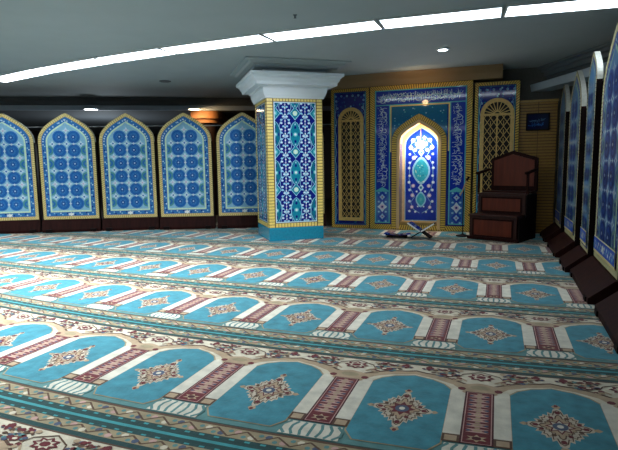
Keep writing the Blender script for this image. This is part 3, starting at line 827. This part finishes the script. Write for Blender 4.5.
for xx in (-.005, W+.02):
    b = MB(); b.box(xx, xx+.032, .235, .268, .661, .945, wood_d); b.build('arm_post', mb_, .004)
    b = MB(); b.prism([(.20, .93), (.60, .985), (.60, 1.02), (.20, .965)], xx-.004, xx+.036, wood_d, lambda y, z, t: (t, y, z)); b.lathe([(.01, -.02), (.03, -.012), (.034, 0), (.03, .012), (.01, .02)], wood_d, (xx+.016, .21, .955), 10); b.build('arm_rest', mb_, .004)
b = MB(); b.prism([(.0, 0), (.62, 0), (.62, .65), (.24, .65), (.24, .33), (.0, .33)], W+.022, W+.04, wood_dd, lambda y, z, t: (t, y, z)); b.build('side_board', mb_, .004)
b = MB(); b.box(-.02, W+.04, -.03, -.001, 0, .045, wood_d); b.build('skirting', mb_, .004)

# thin stand with a pale slanted arm beside the pulpit
ms = empty('microphone_stand', (-.47, 7.98, .0045)); tag(ms, 'thin dark stand with a pale slanted arm, left of the wooden pulpit', 'stand')
b = MB(); b.lathe([(.10, 0), (.10, .012), (.03, .03), (.012, .04)], wood_dd, (0, 0, 0), 18); b.build('foot_disc', ms)
b = MB(); b.tube([(0, 0, .035), (0, 0, .72)], .009, wood_dd, 8); b.build('pole', ms)
b = MB(); b.tube([(-.05, -.01, .62), (-.01, -.02, .70), (.04, -.02, .84)], .009, mat('pale_brass', (176, 150, 110), rough=.4), 8); b.build('arm', ms)
b = MB(); b.tube([(.04, -.02, .842), (.055, -.02, .865), (.075, -.02, .90)], .018, wood_dd, 10); b.build('microphone', ms)

# ------------------------------------------------------------------ folding book stands on the carpet
def book_stand(label, loc, rz, half, spread, pale=True):
    root = empty('book_stand', loc, rz); tag(root, label, 'book stand', 'folding book stands in front of the mihrab')
    dep = .2
    for sg in (-1, 1):
        # each board runs from a foot on one side to a top on the other side
        d = Vector((sg*math.cos(spread), math.sin(spread)))
        n = Vector((-d.y, d.x))
        zc = half*.75*math.sin(spread)+.014
        b = MB()
        e0, e1 = -half*.75, half
        y0, y1 = -dep/2, dep/2
        q = lambda u, v, t: (d.x*u+n.x*v, t, zc+d.y*u+n.y*v)
        b.prism([(e0, -.008), (e1, -.008), (e1, .008), (e0, .008)], y0 if sg > 0 else y0+.02, y1-.02 if sg > 0 else y1, wood_dd, q)
        o = b.build('board', root, .003)
        b = MB(); b.prism([(.03, .0085 if sg > 0 else -.0085), (e1-.004, .0085 if sg > 0 else -.0085), (e1-.004, .014 if sg > 0 else -.014), (.03, .014 if sg > 0 else -.014)], y0+.01, y1-.01, navy, q); b.build('inner_face', o)
        if not pale:
            b = MB(); b.prism([(e1-.035, -.010), (e1+.006, -.010), (e1+.006, .010), (e1-.035, .010)], y0-.010, y0-.001, mat('pale_board_edge', (226, 226, 222), rough=.5), q); b.build('front_edge', o); continue
        b = MB(); b.prism([(.01, -.010), (e1+.006, -.010), (e1+.006, .010), (.01, .010)], y0-.010, y0-.001, mat('pale_board_edge', (226, 226, 222), rough=.5), q); b.build('front_edge', o)
    return root
book_stand('open dark folding book stand with pale edges at the foot of the mihrab', (-1.03, 7.60, .006), math.radians(-4), .225, math.radians(33))
book_stand('low flattened dark book stand lying left of the open one', (-1.40, 7.62, .006), math.radians(4), .20, math.radians(5), False)

# ------------------------------------------------------------------ ceiling lights
JO = [(-8.9, 6.6), (-7.75, 6.22), (-6.33, 5.88), (-4.99, 5.66), (-3.89, 5.53), (-2.47, 5.42), (-1.18, 5.385), (.015, 5.42), (1.15, 5.52)]
LL = ['ceiling light panel beyond the left edge of the row', 'ceiling light panel at the left edge of the photo', 'second ceiling light panel from the left of the row',
      'third ceiling light panel from the left of the row', 'fourth ceiling light panel from the left, above the left screens',
      'ceiling light panel just above the tiled column', 'ceiling light panel above the mihrab, right of the column', 'rightmost ceiling light panel in the row, at the right edge']
for k in range(1, 8):
    (xa, ya), (xb, yb) = JO[k], JO[k+1]
    Lg = math.hypot(xb-xa, yb-ya); rt = empty('ceiling_light', ((xa+xb)/2, (yb+ya)/2, ZC-.001), math.atan2(yb-ya, xb-xa))
    tag(rt, ('long white fluorescent ' if k else '')+LL[k], 'ceiling light', 'ceiling light panels in one row')
    h, w = Lg/2-.012, .18
    b = MB(); t = .014
    b.box(-h, h, -w, -w+t, -.02, 0, metal_w); b.box(-h, h, w-t, w, -.02, 0, metal_w); b.box(-h, -h+t, -w+t, w-t, -.02, 0, metal_w); b.box(h-t, h, -w+t, w-t, -.02, 0, metal_w); b.build('frame', rt)
    b = MB(); b.box(-h+t+.001, h-t-.001, -w+t+.001, w-t-.001, -.016, -.004, cool); b.build('diffuser', rt)
def downlight(label, x, y, z, m, r=.075):
    rt = empty('downlight', (x, y, z-.001)); tag(rt, label, 'ceiling light', 'round recessed ceiling lamps')
    b = MB(); b.lathe([(r+.025, 0), (r+.025, -.008), (r, -.014), (r, -.004)], metal_w, (0, 0, 0), 24); b.build('trim_ring', rt)
    b = MB(); b.lathe([(r-.002, -.006), (r-.002, -.010), (r*.5, -.016), (.004, -.017)], m, (0, 0, 0), 24); b.build('lamp_face', rt)
downlight('round recessed lamp in the lower ceiling, between the two left screens', -7.98, 8.55, ZL, cool2, .13)
downlight('round warm recessed lamp in the lower ceiling, above the fourth screen', -6.09, 9.50, ZL, warm, .12)
downlight('round recessed lamp in the main ceiling, in front of the mihrab', -.697, 6.9, ZC, cool2, .06)
b = MB(); b.lathe([(.10, 0), (.10, -.008), (.07, -.018), (.004, -.02)], mat('vent_grey', (90, 94, 98), rough=.6), (-5.34, 7.47, ZC), 20)
tag(b.build('smoke_detector'), 'small dark disc on the ceiling, over the left screens', 'detector')
b = MB(); b.lathe([(.022, 0), (.022, -.006), (.008, -.012), (.008, -.03), (.016, -.034), (.004, -.036)], MATS['vent_grey'], (-1.887, 4.78, ZC+.004), 12)
tag(b.build('sprinkler_head'), 'tiny dark sprinkler head on the ceiling, near the middle light panels', 'sprinkler')

# ------------------------------------------------------------------ lamps and added fill lights
def area(name, loc, size, size_y, power, col, rot=(0, 0, 0)):
    l = bpy.data.lights.new(name, 'AREA'); l.shape = 'RECTANGLE'; l.size = size; l.size_y = size_y; l.energy = power; l.color = col
    o = bpy.data.objects.new(name, l); COL.objects.link(o); o.location = loc; o.rotation_euler = rot; return o
def spot(name, loc, target, power, col, ang, blend=.6, r=.05):
    l = bpy.data.lights.new(name, 'SPOT'); l.energy = power; l.color = col; l.spot_size = math.radians(ang); l.spot_blend = blend; l.shadow_soft_size = r
    o = bpy.data.objects.new(name, l); COL.objects.link(o); o.location = loc
    o.rotation_euler = (Vector(target)-Vector(loc)).to_track_quat('-Z', 'Y').to_euler(); return o
def spread(o, deg): o.data.spread = math.radians(deg); return o
spread(area('fill_near', (-5.4, 1.6, 2.5), 5.0, .36, 85, (.88, .96, 1)), 120)  # unseen overhead fill added to brighten the front carpet
spread(area('fill_side', (-5.6, 3.7, 2.5), 7.0, 2.6, 200, (.88, .96, 1)), 130)  # broad unseen fill added to brighten the left carpet and screens
spot('column_fill', (-.8, 4.0, 2.5), (-3.2, 6.9, .9), 170, (.92, .97, 1), 42, .7, .05)  # unseen spot added to light the column front, no fixture modelled
area('fill_rear', (-4.0, -3.0, 2.4), 7, .5, 60, (.9, .97, 1))  # unseen fill added behind the camera
pt = bpy.data.lights.new('back_room_fill', 'POINT'); pt.energy = 40; pt.color = (.8, .92, 1); pt.shadow_soft_size = .3  # invisible fill added to lift the lower ceiling behind the screens
po = bpy.data.objects.new('back_room_fill', pt); COL.objects.link(po); po.location = (-9.0, 10.0, 1.3)
spot('niche_glow', (-1.18, 8.45, 1.70), (-1.18, 8.72, .9), 22, (1, .9, .72), 120)
spot('frieze_fill', (-1.2, 7.9, 2.15), (-1.2, 8.45, 2.48), 3, (1, .62, .28), 150, 1.)  # small warm fill added for the frieze, without a fixture
spot('warm_downlight', (-6.09, 9.50, 2.29), (-5.9, 9.95, 1.9), 20, (1, .62, .28), 160, 1.)
w = bpy.data.worlds.new('world'); S.world = w; w.use_nodes = True
w.node_tree.nodes['Background'].inputs['Color'].default_value = (.5, .58, .65, 1)
w.node_tree.nodes['Background'].inputs['Strength'].default_value = .15
